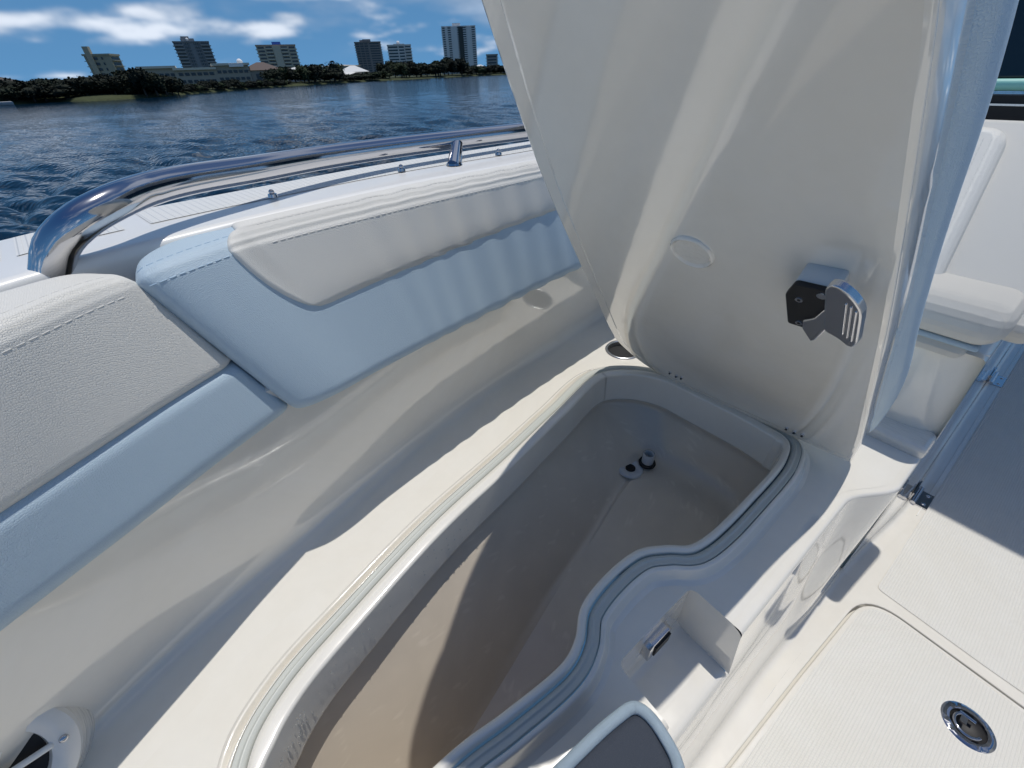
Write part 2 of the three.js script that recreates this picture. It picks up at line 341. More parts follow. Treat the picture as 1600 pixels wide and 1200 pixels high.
{
  let t = tower('small beige tower with slim stair shaft, leftmost of the shore towers', { x: -5.8, z: -449.9, yaw: 0.7 - 24, w: 15.5, top: 17.2, base: 0, depth: 14, floors: 6, wall: [0.36, 0.34, 0.26], bays: [[0.1, 0.28, 'band'], [0.36, 0.5, 'band'], [0.64, 0.7, 'band']] });
  part('stair_shaft', box(3.2, 22, 3, -3.8, 11, 6.4), paint(0.42, 0.39, 0.3), t);
  t = tower('dark grey tower with stacked balconies behind the long low roof', { x: 87.2, z: -794.9, yaw: -6.3, w: 40, top: 42, base: 1, floors: 12, wall: [0.22, 0.24, 0.26], balcony: [0.30, 0.31, 0.31], bays: [[0.02, 0.26, 'balcony'], [0.29, 0.44, 'grid'], [0.56, 0.72, 'grid'], [0.75, 0.98, 'balcony']] });
  part('roof_house', merge([box(15, 3.6, 10, -3, 43.2, 0), box(9, 2.2, 8, -5, 46, 0)]), paint(0.3, 0.3, 0.3), t);
  part('dish', new THREE.SphereGeometry(1.6, 12, 8).translate(-3, 44, 5.6), paint(0.8, 0.8, 0.78), t);
  t = tower('cream tower with a blank central shaft and blue roof sign', { x: 184.2, z: -778, yaw: -13.3, w: 50, top: 37.6, base: 0, floors: 10, wall: [0.47, 0.44, 0.35], balcony: [0.52, 0.49, 0.4], bays: [[0.03, 0.2, 'band'], [0.23, 0.4, 'balcony'], [0.41, 0.6, 'pier'], [0.61, 0.78, 'balcony'], [0.81, 0.97, 'band']], roof: [0.45, 0.33, 0.26] });
  part('roof_sign', box(11, 3.4, 1, 1.5, 40.2, 6), paint(0.06, 0.16, 0.55), t);
  t = tower('brown grey tower with a dark blue glass front', { x: 376.9, z: -925.9, yaw: -22.1, w: 46, top: 49, base: 4, floors: 13, wall: [0.24, 0.22, 0.21], balcony: [0.28, 0.26, 0.25], bays: [[0.04, 0.18, 'grid'], [0.2, 0.34, 'grid'], [0.36, 0.5, 'grid'], [0.56, 0.94, 'band']] });
  part('gable', merge([box(14, 3, 8, -1, 48, 4), box(7, 2.5, 6, -10, 47.5, 0)]), paint(0.27, 0.24, 0.23), t);
  t = tower('short round-cornered tower banded in white and dark glass', { x: 427.4, z: -903.7, yaw: -25.3, w: 43, top: 43.6, base: 4, floors: 9, wall: [0.62, 0.62, 0.6], bays: [[0.02, 0.44, 'band'], [0.47, 0.7, 'band'], [0.73, 0.98, 'balcony']] });
  part('dish', new THREE.SphereGeometry(3, 14, 10).translate(-1, 43.5, 2), paint(0.8, 0.8, 0.8), t); part('plant_room', box(20, 2.4, 10, 0, 41, 0), paint(0.3, 0.32, 0.34), t);
  t = tower('tallest white tower with dark vertical window columns', { x: 578, z: -935.2, yaw: -31.7, w: 68, top: 74, base: 4, floors: 20, depth: 24, wall: [0.66, 0.67, 0.67], bays: [[0.02, 0.1, 'band'], [0.1, 0.17, 'pier'], [0.18, 0.27, 'band'], [0.28, 0.45, 'pier'], [0.46, 0.56, 'band'], [0.57, 0.72, 'band'], [0.74, 0.86, 'pier'], [0.88, 0.98, 'band']] });
  part('roof_house', box(16, 5, 12, -4, 73.2, 0), paint(0.62, 0.63, 0.64), t); part('dark_shaft', box(9, 70, 1.2, 4, 35, 12.6), paint(0.05, 0.06, 0.06), t);
  t = tower('plain grey block half hidden at the lid edge', { x: 402.6, z: -572.6, yaw: -35.1, w: 15.5, top: 18, base: 2, depth: 12, floors: 5, wall: [0.3, 0.31, 0.3], bays: [[0.1, 0.9, 'band']] });
  // long low waterfront building in three wings
  t = thing('waterfront_building', 'long low pale building with a light flat roof by the water', 'building', [24, 0, -234]); t.rotation.y = -6 * DEG;
  const wl_ = paint(0.35, 0.33, 0.28), rf = paint(0.62, 0.59, 0.5), wn = [];
  for (const [x, w, y, h] of [[-12.5, 11, 0, 5.6], [-0.5, 13, 0, 4.9], [12, 12, 0.4, 5.6]]) {
    part('wing', box(w, h, 9, x, h / 2 + y, 0), wl_, t); part('roof', box(w + 1.2, 0.7, 10.6, x, h + y + 0.3, 0), rf, t);
    for (let f = 0; f < 2; f++) for (let k = 0; k < 6; k++) wn.push(box(w / 9, 0.9, 0.2, x + (k - 2.5) * w / 6.4, 1.4 + f * 2.2 + y, 4.55));
  }
  part('windows', merge(wn), paneGlass, t, null, 'stuff');
  const wt = part('roof_tank', new THREE.SphereGeometry(1.1, 14, 8).translate(15.8, 7, 0), paint(0.85, 0.85, 0.85), t); wt.userData.label = 'white dome on the roof end';
  part('white_fascia', box(5, 1.1, 10.8, 13.8, 6.0, 0.2), paint(0.85, 0.85, 0.85), t);
}
function house(label, x, z, y, yaw, w, d, h, rh, wall, roof, pool) {
  const t = thing('waterfront_house', label, 'house', [x, y, z]); t.rotation.y = yaw * DEG;
  part('wall', box(w, h, d, 0, h / 2, 0), paint(...wall), t);
  const s = new THREE.CylinderGeometry(w * 0.12, w * 0.76, rh, 4, 1).rotateY(Math.PI / 4).scale(1, 1, d / w * 1.05).translate(0, h + rh / 2, 0);
  part('roof', sm(s, 0.3), paint(...roof), t);
  for (let k = 0; k < 4; k++) part('window', box(w * 0.13, h * 0.45, 0.2, (k - 1.5) * w * 0.24, h * 0.5, d / 2 + 0.05), paneGlass, t);
  if (pool) { const f = []; for (let i = 0; i < 7; i++) f.push(box(0.12, h * 0.9, 0.12, (i - 3) * w * 0.16, h * 0.45, d / 2 + 3)); f.push(box(w, 0.15, 3, 0, h * 0.9, d / 2 + 1.5)); part('pool_screen', merge(f), paint(0.12, 0.12, 0.11), t); }
}
house('dark brown house with a pool screen at the left end of the shore', -20, -137, -0.3, 8, 10, 7, 2.2, 1.2, [0.12, 0.10, 0.08], [0.10, 0.085, 0.075], true);
house('white roofed house with a pyramid roof mid shore', 112, -305, 0, -20, 17, 12, 3.2, 3.0, [0.5, 0.48, 0.42], [0.72, 0.72, 0.70]);
house('low house with a flat white awning roof nearest the water mid shore', 101, -282, -0.2, -19, 20, 9, 2.2, 1.1, [0.4, 0.33, 0.25], [0.72, 0.71, 0.68]);
house('tan house with an orange tiled roof mid shore', 82, -262, 0, -18, 13, 9, 2.4, 1.8, [0.4, 0.33, 0.25], [0.34, 0.2, 0.13]);
house('house with a brown hip roof in front of the cream tower', 47, -232, 0, -12, 15, 10, 4.2, 2.6, [0.3, 0.28, 0.25], [0.13, 0.10, 0.09]);
house('white house with columns beside the brown hip roof', 62, -236, 0, -14, 10, 8, 4.2, 0.8, [0.68, 0.68, 0.66], [0.6, 0.6, 0.58]);
house('house with a gleaming white metal roof left of the tallest tower', 200, -335, 0.3, -30, 17, 13, 3.4, 4.2, [0.45, 0.47, 0.45], [0.85, 0.86, 0.86]);
house('small house with a white gable right of the metal roof', 215, -322, 0.2, -31, 12, 10, 2.6, 2.4, [0.3, 0.3, 0.3], [0.7, 0.7, 0.68]);
house('little white boathouse by the lid edge', 240, -322, -0.2, -35, 7, 6, 2.2, 1.4, [0.4, 0.4, 0.4], [0.8, 0.8, 0.8]);
house('wide grey flat-roofed block behind the white pyramid roof', 172, -500, 2, -18, 36, 14, 7.5, 1.0, [0.38, 0.37, 0.33], [0.42, 0.40, 0.36]);
house('pale terrace house low between the trees right of mid shore', 163, -330, 0.3, -26, 24, 10, 3.4, 1.6, [0.45, 0.42, 0.36], [0.36, 0.34, 0.3]);
// trees: trunk and a crown of leaf clumps
const crownGeo = (n, w, h, lean = 0) => {
  const out = [], leaf = new THREE.PlaneGeometry(1, 1);
  const lobes = []; for (let k = 0; k < 9; k++) { const a = rnd() * 6.28, r = rnd() ** 0.6; lobes.push([Math.cos(a) * r * w * 0.34, h * (0.35 + 0.5 * rnd()), Math.sin(a) * r * w * 0.34, w * (0.16 + 0.14 * rnd())]); }
  for (let i = 0; i < n; i++) {
    const L = lobes[i % 9], a = rnd() * 6.28, c = 2 * rnd() - 1, s = Math.sqrt(1 - c * c), r = L[3] * (0.75 + 0.35 * rnd()), k = w * (0.035 + 0.05 * rnd());
    const m = new THREE.Matrix4().compose(V3(L[0] + r * s * Math.cos(a) + lean * L[1], L[1] + r * c * 0.8, L[2] + r * s * Math.sin(a)), new THREE.Quaternion().setFromEuler(new THREE.Euler(rnd() * 6, rnd() * 6, rnd() * 6)), V3(k, k * 0.8, k));
    out.push(leaf.clone().applyMatrix4(m));
  }
  for (const L of lobes) out.push(new THREE.IcosahedronGeometry(L[3] * 0.62, 1).translate(L[0] + lean * L[1], L[1], L[2]));
  return merge(out);
};
const leafM = [P({ color: rgb(0.007, 0.012, 0.005), roughness: 0.9 }), P({ color: rgb(0.011, 0.019, 0.007), roughness: 0.9 }), P({ color: rgb(0.022, 0.036, 0.011), roughness: 0.9 })];
const barkM = paint(0.06, 0.05, 0.04);
const protos = [0, 1, 2, 3].map((k) => [crownGeo(900, 1.05, 1, [0, 0.1, -0.05, 0.05][k]), new THREE.CylinderGeometry(0.02, 0.04, 0.5, 6).translate(0, 0.25, 0)]);
let treeN = 0;
function tree(label, group, x, z, y, h, w, m) {
  const t = thing('shore_tree', label, 'tree', [x, y, z], group), p = protos[treeN++ % 4];
  t.rotation.y = rnd() * 6.28; t.scale.set(w, h, w);
  part('trunk', p[1], barkM, t); part('crown', p[0], leafM[m], t);
}
for (let i = 0; i < 34; i++) {                    // the dark wood at the left end of the shore
  const f = i / 33, x = lerp(-19, 5.5, f) + 1.5 * rnd(), back = i % 2, z = -128 - 8 * back - 5 * rnd();
  const edge = f > 0.62 ? 0.78 + 0.5 * Math.sin((f - 0.62) / 0.38 * Math.PI) * 0.5 : 0.78 + 0.25 * rnd();
  tree('dense dark green tree in the wood along the left shore', 'trees of the left shore wood', x, z, WY + 0.2, (3.9 + 1.0 * rnd()) * edge * (0.75 + 0.3 * f), 4.6 + 2 * rnd(), i % 3 === 0 ? 1 : 0);
}
for (let i = 0; i < 9; i++) { const x = -0.5 + i * 1.15; tree('bushy low green shrub at the water in front of the left wood', 'waterside shrubs of the left shore', x, -131 - i * 0.9 + 1.5 * rnd(), WY, 2.5 + 0.9 * rnd(), 3.6, 1); }
for (let i = 0; i < 44; i++) {
  const f = i / 43, x = lerp(14, 132, f) + 2 * rnd(), z = shoreAt(x) - (x < 44 ? 95 + 10 * rnd() : 4 + 12 * rnd());
  const gap = f > 0.58 && f < 0.86 ? 0.45 : 1;
  tree('dark green tree between the houses of the middle shore', 'trees of the middle shore', x, z, WY + 0.4, (3.6 + 2.9 * rnd()) * gap * (0.8 + 0.6 * f), 6.5 + 3.5 * rnd(), i % 4 === 0 ? 2 : i % 2);
}
for (let i = 0; i < 40; i++) {
  const f = i / 39, x = lerp(126, 262, f) + 3 * rnd(), z = shoreAt(x) - 4 - 12 * rnd(), k = f < 0.4 ? 1.25 : 0.7;
  tree('dark tree on the right part of the far shore below the towers', 'trees of the right shore', x, z, WY + 0.4, (5 + 3.4 * rnd()) * k, 8.5 + 4 * rnd(), i % 5 === 0 ? 2 : i % 2);
}
for (let i = 0; i < 26; i++) { const x = 6 + i * 1.75, z = shoreAt(x) - 3.2 - 2 * rnd(); tree('low round shrub on the bank before the long low building', 'shrubs on the middle bank', x, z, WY + 0.1, 1.5 + 1.1 * rnd(), 3.2 + 1.5 * rnd(), i % 4 === 0 ? 2 : 0); }
// palms
{
  const trunk = new THREE.CylinderGeometry(0.16, 0.24, 1, 6).translate(0, 0.5, 0), fr = [];
  for (let k = 0; k < 13; k++) { const a = k * 2.4, up = 0.5 - 0.09 * k; for (let s = 0; s < 5; s++) { const q = (s + 0.5) / 5; fr.push(new THREE.PlaneGeometry(0.55, 0.7).rotateX(-Math.PI / 2).rotateX(0.4 - q).translate(0, up * q * 2.2 - 1.4 * q * q, q * 2.5).rotateY(a)); } }
  const fronds = merge(fr);
  [[258, -325, 11], [252, -330, 8], [78, -238, 7.5], [74, -241, 6.5], [270, -322, 10]].forEach(([x, z, h]) => {
    const t = thing('palm_tree', 'thin palm standing above the shore houses', 'palm', [x, WY + 0.4, z], 'palms on the far shore');
    part('trunk', trunk.clone().scale(1.4, h, 1.4), barkM, t); part('fronds', fronds.clone().scale(1.3, 1.3, 1.3).translate(0, h, 0), leafM[0], t);
  });
}
// moored white boat at far left
{
  const t = thing('moored_boat', 'small white motorboat at the far left shore', 'boat', [-19.3, WY, -122.5]); t.rotation.y = 0.3;
  part('hull', loft([curve([[-2.6, 0.75, 0], [-1, 0.6, 0.75], [1, 0.5, 0.8], [2.2, 0.5, 0.7]], 20), curve([[-2.2, 0.1, 0], [-1, 0, 0.3], [1, 0, 0.35], [2.2, 0, 0.3]], 20), curve([[-2.2, 0.1, 0], [-1, 0, -0.3], [1, 0, -0.35], [2.2, 0, -0.3]], 20), curve([[-2.6, 0.75, 0], [-1, 0.6, -0.75], [1, 0.5, -0.8], [2.2, 0.5, -0.7]], 20)], [0, 0.1, 0.1, 0]), paint(0.8, 0.8, 0.8), t);
  part('deck', box(3.6, 0.1, 1.2, 0.3, 0.5, 0), paint(0.7, 0.7, 0.68), t); part('windscreen', box(0.1, 0.5, 1.1, 0, 0.85, 0), paneGlass, t);
}
// ------------------------------------------------------------------ the boat's mouldings
const DY = 0.402;                                            // height of the seat deck
const boat = thing('bow_moulding', 'glossy off-white moulded bow of the boat, with seat deck, liner wall and cockpit sole', 'boat');
boat.userData.kind = 'structure';
const NL = 160;
const foot = curve([[2.4, DY, -0.80], [1.4, DY, -0.76], [1.0, DY, -0.70], [0.658, DY, -0.652], [0.23, DY, -0.568], [-0.02, DY, -0.485], [-0.244, DY, -0.408], [-0.42, DY, -0.31], [-0.66, DY, -0.15]], NL);
const wallTop = curve([[2.4, 0.665, -0.70], [1.4, 0.665, -0.66], [1.0, 0.665, -0.63], [0.60, 0.665, -0.59], [0.247, 0.665, -0.531], [0.02, 0.665, -0.48], [-0.17, 0.665, -0.402], [-0.32, 0.665, -0.315], [-0.55, 0.665, -0.16]], NL);
const inner = foot.map((p, i) => { const a = foot[Math.max(0, i - 1)], b = foot[Math.min(NL, i + 1)], t = b.clone().sub(a).normalize(); const n = V3(-t.z, 0, t.x); if (n.z < 0) n.negate(); return p.clone().addScaledVector(n, 0.082); });
part('liner_wall', loft([wallTop, foot, inner], [0, 0.075, 0], { seg: 12, mid: 5 }), M.gel, boat, 'curved off-white liner wall below the side bolsters');

// opening of the storage box: gap line and box bottom, point by point
const table = [
  [0.575, -0.470, 0.55, -0.33, 0.24], [0.42, -0.437, 0.40, -0.295, 0.205], [0.28, -0.402, 0.25, -0.265, 0.18], [0.11, -0.363, 0.11, -0.225, 0.15], [-0.03, -0.316, -0.02, -0.19, 0.13], [-0.115, -0.282, -0.08, -0.175, 0.12],
  [-0.155, -0.25, -0.11, -0.17, 0.12], [-0.172, -0.205, -0.12, -0.165, 0.12], [-0.165, -0.15, -0.11, -0.15, 0.12], [-0.13, -0.118, -0.08, -0.14, 0.12], [-0.06, -0.116, -0.03, -0.135, 0.12], [0.01, -0.115, 0.01, -0.135, 0.125],
  [0.06, -0.109, 0.06, -0.13, 0.13], [0.142, -0.105, 0.13, -0.13, 0.14], [0.172, -0.115, 0.17, -0.14, 0.15], [0.205, -0.137, 0.21, -0.155, 0.155], [0.305, -0.142, 0.30, -0.155, 0.17], [0.340, -0.124, 0.335, -0.14, 0.18], [0.372, -0.101, 0.375, -0.12, 0.19],
  [0.53, -0.095, 0.53, -0.115, 0.225], [0.635, -0.103, 0.61, -0.122, 0.245], [0.68, -0.122, 0.640, -0.145, 0.25], [0.690, -0.17, 0.646, -0.18, 0.25], [0.684, -0.30, 0.628, -0.28, 0.25], [0.677, -0.370, 0.615, -0.318, 0.25], [0.640, -0.432, 0.592, -0.333, 0.248]];
const NG = 312;
const gap = curve(table.map((r) => [r[0], 0, r[1]]), NG, true), bottom = curve(table.map((r) => [r[2], r[4], r[3]]), NG, true);
const outN = gap.map((p, i) => { const t = gap[(i + 1) % NG].clone().sub(gap[(i + NG - 1) % NG]).normalize(); return V3(-t.z, 0, t.x); });
{ const c = V3(0.25, 0, -0.22); let s = 0; gap.forEach((p, i) => (s += p.clone().sub(c).dot(outN[i]))); if (s < 0) outN.forEach((n) => n.negate()); }
for (let k = 0; k < 3; k++) { const c = outN.map((n) => n.clone()); outN.forEach((n, i) => n.copy(c[i]).add(c[(i + 1) % NG]).add(c[(i + NG - 1) % NG]).normalize()); }
const leftness = gap.map((p, i) => smooth(0.2, 0.75, -outN[i].z)), wide = gap.map((p, i) => Math.max(smooth(0.1, 0.7, -outN[i].z), smooth(0.3, 0.8, outN[i].x) * smooth(0.5, 0.64, p.x)));
const ring = (f, by = leftness) => gap.map((p, i) => { const [d, y] = f(by[i]); return V3(p.x + outN[i].x * d, y, p.z + outN[i].z * d); });
const ringLoft = (fs) => grid(gap.map((_, i) => fs.map((f) => f[i])), { closed: true });
const fine = (fs, radii, seg = 5, by = leftness) => { const rs = fs.map((f) => ring(f, by)); return grid(gap.map((_, i) => rounded(rs.map((r) => r[i]), radii, seg, 2)), { closed: true }); };
const rimEnd = ring((l) => [lerp(0.036, 0.043, l), DY]);
part('rim', fine([(l) => [0.0165, 0.412], (l) => [0.0175, 0.4205], (l) => [lerp(0.023, 0.0195, l), 0.4195], (l) => [lerp(0.029, 0.029, l), lerp(0.4045, 0.389, l)], (l) => [lerp(0.033, 0.037, l), lerp(0.403, 0.4055, l)], (l) => [lerp(0.036, 0.043, l), DY]], [0, 0.002, 0.003, 0.007, 0.003, 0]), M.gel, boat, 'rounded rim and drain groove round the storage opening');
part('gasket', fine([() => [0.0018, 0.4165], () => [0.003, 0.4205], () => [0.008, 0.4235], () => [0.010, 0.421], () => [0.0158, 0.4215], () => [0.0166, 0.4175]], [0, 0.002, 0.002, 0.002, 0.001, 0]), M.rubber, boat, 'grey rubber gasket round the opening');
part('lip', fine([() => [0.0012, 0.406], () => [0.0004, 0.4225], (l) => [-0.007 * (0.5 + 0.5 * l), 0.4265], (l) => [-lerp(0.0105, 0.021, l), 0.424], (l) => [-lerp(0.012, 0.0245, l), 0.358], (l) => [-lerp(0.009, 0.019, l), 0.352], () => [-0.008, 0.352]], [0, 0.003, 0.005, 0.004, 0.004, 0.002, 0], 5, wide), M.gel, boat, 'raised inner lip of the storage opening');
// storage box below the lip
{
  const a = ring(() => [-0.008, 0.353]), b = ring(() => [-0.008, 0.335]);
  const cen = V3(0.25, 0.17, -0.2), inset = bottom.map((p) => { const q = p.clone().lerp(cen, 0.16); q.y = p.y - 0.004; return q; });
  part('storage_box', grid(gap.map((_, i) => rounded([a[i], b[i], bottom[i], inset[i]], [0, 0.01, 0.045, 0], 8, 4)), { closed: true }), M.gelTub, boat, 'deep beige inside of the storage box');
  const fl = flat(inset.map((p) => [p.x, p.z]), [], 0), q = fl.attributes.position; for (let i = 0; i < inset.length; i++) q.setY(i, inset[i].y); fl.computeVertexNormals();
  part('box_floor', fl, M.gelTub, boat);
}
// drain fitting in the box
{
  const d = part('drain', new THREE.LatheGeometry([[0.010, -0.004], [0.012, 0.001], [0.024, 0.003], [0.027, 0.001], [0.028, -0.003]].map((p) => new THREE.Vector2(...p)), 28).translate(0.555, 0.249, -0.335), M.plastic, boat, 'round drain in the corner of the box');
  part('drain_hole', new THREE.CylinderGeometry(0.0105, 0.0105, 0.006, 20).translate(0.555, 0.2475, -0.335), M.black, d);
  const p = part('hose_fitting', new THREE.LatheGeometry([[0.0085, 0.02], [0.0085, 0.034], [0.012, 0.035], [0.0125, 0.012], [0.012, 0.004]].map((q) => new THREE.Vector2(...q)), 24).translate(0.588, 0.252, -0.318), M.plastic, boat, 'white hose tail beside the drain');
  part('collar', new THREE.TorusGeometry(0.014, 0.0045, 10, 24).rotateX(Math.PI / 2).translate(0.588, 0.258, -0.318), M.black, p);
}
// the flat of the seat deck, with the opening, a cup holder and the latch notch cut out
const NX0 = 0.192, NX1 = 0.336, NZ = -0.079, NY = 0.30;
const edgeZ = (x) => lerp(-0.008, 0.034, smooth(0.64, 0.74, x)), footZ = (x) => 0.042 + 0.01 * smooth(0.5, 0.85, x) + 0.03 * smooth(0.85, 1.25, x);
{
  const outer = inner.filter((p) => p.x > -0.52).map((p) => [p.x, p.z]).filter((p) => p[0] < 0.95);
  outer.unshift([0.95, outer[0][1]]);
  const e = []; for (let x = -0.5; x <= 0.891; x += 0.01) { if (x > NX0 - 0.01 && x < NX1 + 0.01) { if (x < NX0 + 0.001) continue; if (e.notch) continue; e.notch = 1; const r = 0.012; for (const q of roundPoly([[NX0, edgeZ(0) - 0.014], [NX0, NZ], [NX1, NZ], [NX1, edgeZ(0) - 0.014]], [0, r, r, 0], 5)) e.push(q); continue; } e.push([x, edgeZ(x) - 0.014]); }
  outer.push(...e, [0.95, 0.01]);
  const cup = []; for (let i = 0; i < 32; i++) cup.push([0.712 + 0.036 * Math.cos(i / 32 * 6.2832), -0.517 + 0.036 * Math.sin(i / 32 * 6.2832)]);
  part('seat_deck', flat(outer, [rimEnd.map((p) => [p.x, p.z]), cup], DY), M.gel, boat, 'flat seat deck round the storage opening');
  const c = part('cup_holder', new THREE.LatheGeometry([[0.0355, -0.09], [0.0355, 0.0], [0.037, 0.003], [0.041, 0.003], [0.0425, 0.0008]].map((p) => new THREE.Vector2(...p)), 36).translate(0.712, DY, -0.517), M.brushed, boat, 'recessed steel cup holder half under the lid');
  part('cup_well', new THREE.CylinderGeometry(0.035, 0.033, 0.08, 28).translate(0.712, DY - 0.05, -0.517), M.black, c);
}
// front of the seat base, in three lengths: the middle one stops at the notch
const front = (x0, x1, top, n = 40) => {
  const c = [[], [], [], [], []];
  for (let i = 0; i <= n; i++) { const x = lerp(x0, x1, i / n), e = edgeZ(x), f = footZ(x), k = (DY - top) / DY; c[0].push(V3(x, top - 0.0004, e - 0.016)); c[1].push(V3(x, top, e + k * (f - e))); c[2].push(V3(x, 0.13, e + 0.45 * (f - e))); c[3].push(V3(x, 0, f)); c[4].push(V3(x, 0, f + 0.03)); }
  return loft(c, [0, 0.013, 0.05, 0.018, 0], { seg: 8, mid: 4 });
};
part('seat_front', front(-0.5, NX0, DY), M.gel, boat); part('seat_front', front(NX0, NX1, NY, 16), M.gel, boat); part('seat_front', front(NX1, 0.89, DY, 50), M.gel, boat);
{
  const c = [[], [], []]; for (let i = 0; i <= 10; i++) { const x = lerp(NX0, NX1, i / 10); c[0].push(V3(x, DY, NZ)); c[1].push(V3(x, NY, NZ + 0.003)); c[2].push(V3(x, NY, edgeZ(0) - 0.014)); }
  const side = (x, dx) => { const r = roundPoly([[NZ, DY], [NZ, NY], [edgeZ(0) + 0.013, NY], [edgeZ(0), DY - 0.006], [edgeZ(0) - 0.014, DY]], [0, 0.012, 0, 0.006, 0], 4); const g = flat(r.map((p) => [p[1], p[0]]), [], 0); const q = g.attributes.position; for (let i = 0; i < q.count; i++) q.setXYZ(i, x, q.getX(i), q.getZ(i)); g.computeVertexNormals(); return g; };
  part('latch_notch', merge([loft(c, [0, 0.014, 0], { seg: 6 }), side(NX0), side(NX1)]), M.gel, boat, 'notch in the seat edge for the lid latch');
  // keeper on the back wall of the notch
  const k = part('latch_keeper', sm(new THREE.ExtrudeGeometry(shape([[-0.021, -0.016], [0.021, -0.016], [0.021, 0.012], [0.016, 0.016], [-0.016, 0.016], [-0.021, 0.012]]), { depth: 0.012, bevelEnabled: true, bevelSize: 0.001, bevelThickness: 0.001, bevelSegments: 2 }), 0.5).rotateX(-0.05).translate(0.268, 0.357, NZ - 0.001), M.brushed, boat, 'steel keeper box on the back wall of the notch');
  part('keeper_slot', box(0.03, 0.022, 0.004, 0.270, 0.357, NZ + 0.0125), M.black, k);
}
// oval courtesy light on the seat front
{
  const g = new THREE.TorusGeometry(0.019, 0.0014, 8, 48).scale(3.0, 1, 0.3).rotateX(0.03).translate(0.80, 0.215, 0.0398);
  part('courtesy_light', g, M.gel, boat, 'oval moulded bezel low on the seat front');
}
// sole with the well of the floor hatch
const hatch = roundPoly([[-0.3, 0.074], [0.365, 0.082], [0.60, 0.094], [0.872, 0.112], [0.845, 0.62], [-0.3, 0.66]], [0, 0, 0, 0.07, 0.06, 0.06], 10);
const grow = (poly, d) => { const n = poly.length, o = []; for (let i = 0; i < n; i++) { const a = poly[(i + n - 1) % n], b = poly[(i + 1) % n]; const tx = b[0] - a[0], ty = b[1] - a[1], l = Math.hypot(tx, ty) || 1; o.push([poly[i][0] + ty / l * d, poly[i][1] - tx / l * d]); } return o; };
{
  const e = []; for (let x = -0.8; x <= 0.891; x += 0.05) e.push([x, footZ(x) + 0.03]); e.push([0.888, footZ(0.888) + 0.03], [0.888, 0.05], [3.2, 0.05]);
  const hole = grow(hatch, 0.0045), far = grow(hatch, 0.010);
  part('sole', flat([...e, [3.2, 1.1], [-0.8, 0.7]], [far], 0), M.gel, boat, 'smooth cockpit sole beside the seat base');
  const r = (d, y) => grow(hatch, d).map((p) => V3(p[0], y, p[1]));
  const rs = [r(0.010, 0), r(0.0045, 0), r(0.0045, -0.02), r(-0.02, -0.021)];
  part('hatch_well', grid(hatch.map((_, i) => rounded(rs.map((q) => q[i]), [0, 0.004, 0.002, 0], 4, 2)), { closed: true }), M.gel, boat);
  part('sole_nonskid', flat(roundPoly([[0.905, 0.119], [1.19, 0.122], [2.6, 0.124], [2.6, 0.95], [0.87, 0.95], [0.892, 0.30]], [0.012, 0, 0, 0, 0, 0], 5), [], 0.0012), M.nonskid, boat, 'patterned non-skid panel of the cockpit sole');
  part('sole_seam', box(2.2, 0.004, 0.0015, 2.3, 0.0005, 0.112), M.white, boat);
}
for (const [x, s] of [[1.27, 1], [2.1, 1.25]]) {
  const h = part('hinge', new THREE.CylinderGeometry(0.006, 0.006, 0.075, 14).rotateZ(Math.PI / 2).scale(s, s, s).translate(x, 0.006, 0.091), M.steel, boat, null);
  part('leaf', merge([box(0.066 * s, 0.003, 0.026, x, 0.0022, 0.109), box(0.066 * s, 0.026, 0.003, x, 0.018, 0.082)]), M.steel, h);
  for (const d of [-0.02, 0.02]) part('hinge_screw', new THREE.SphereGeometry(0.005, 10, 6).scale(1, 0.5, 1).translate(x + d * s, 0.0037, 0.111), M.steel, h);
}
// gunwale and hull side
const NGW = 150;
const gin = curve([[-0.66, 0.824, -0.14], [-0.45, 0.824, -0.30], [-0.3, 0.824, -0.41], [-0.145, 0.824, -0.512], [-0.069, 0.824, -0.545], [0.121, 0.824, -0.592], [0.283, 0.824, -0.614], [0.508, 0.824, -0.624], [0.9, 0.824, -0.655], [1.4, 0.824, -0.69], [2.4, 0.824, -0.72]], NGW);
const gout = curve([[-0.76, 0.826, -0.26], [-0.53, 0.826, -0.44], [-0.36, 0.826, -0.565], [-0.17, 0.826, -0.679], [-0.103, 0.826, -0.712], [0.095, 0.826, -0.76], [0.314, 0.826, -0.80], [0.669, 0.826, -0.815], [1.0, 0.826, -0.845], [1.5, 0.826, -0.87], [2.4, 0.826, -0.89]], NGW);
const shift = (c, dy, dz) => c.map((p) => V3(p.x, p.y + dy, p.z + dz));
part('gunwale', loft([shift(gin, -0.10, -0.004), gin, gout, shift(gout, -0.09, -0.03), shift(gout, -2.2, 0.12)], [0, 0.012, 0.016, 0.01, 0], { seg: 8, mid: 4 }), M.white, boat, 'white gunwale top and hull side');
part('bolster_backing', loft([wallTop, wallTop.map((_, i) => { const p = gin[Math.round((1 - i / NL) * NGW)]; return V3(p.x, p.y - 0.1, p.z - 0.004); })], [0, 0]), M.gel, boat);
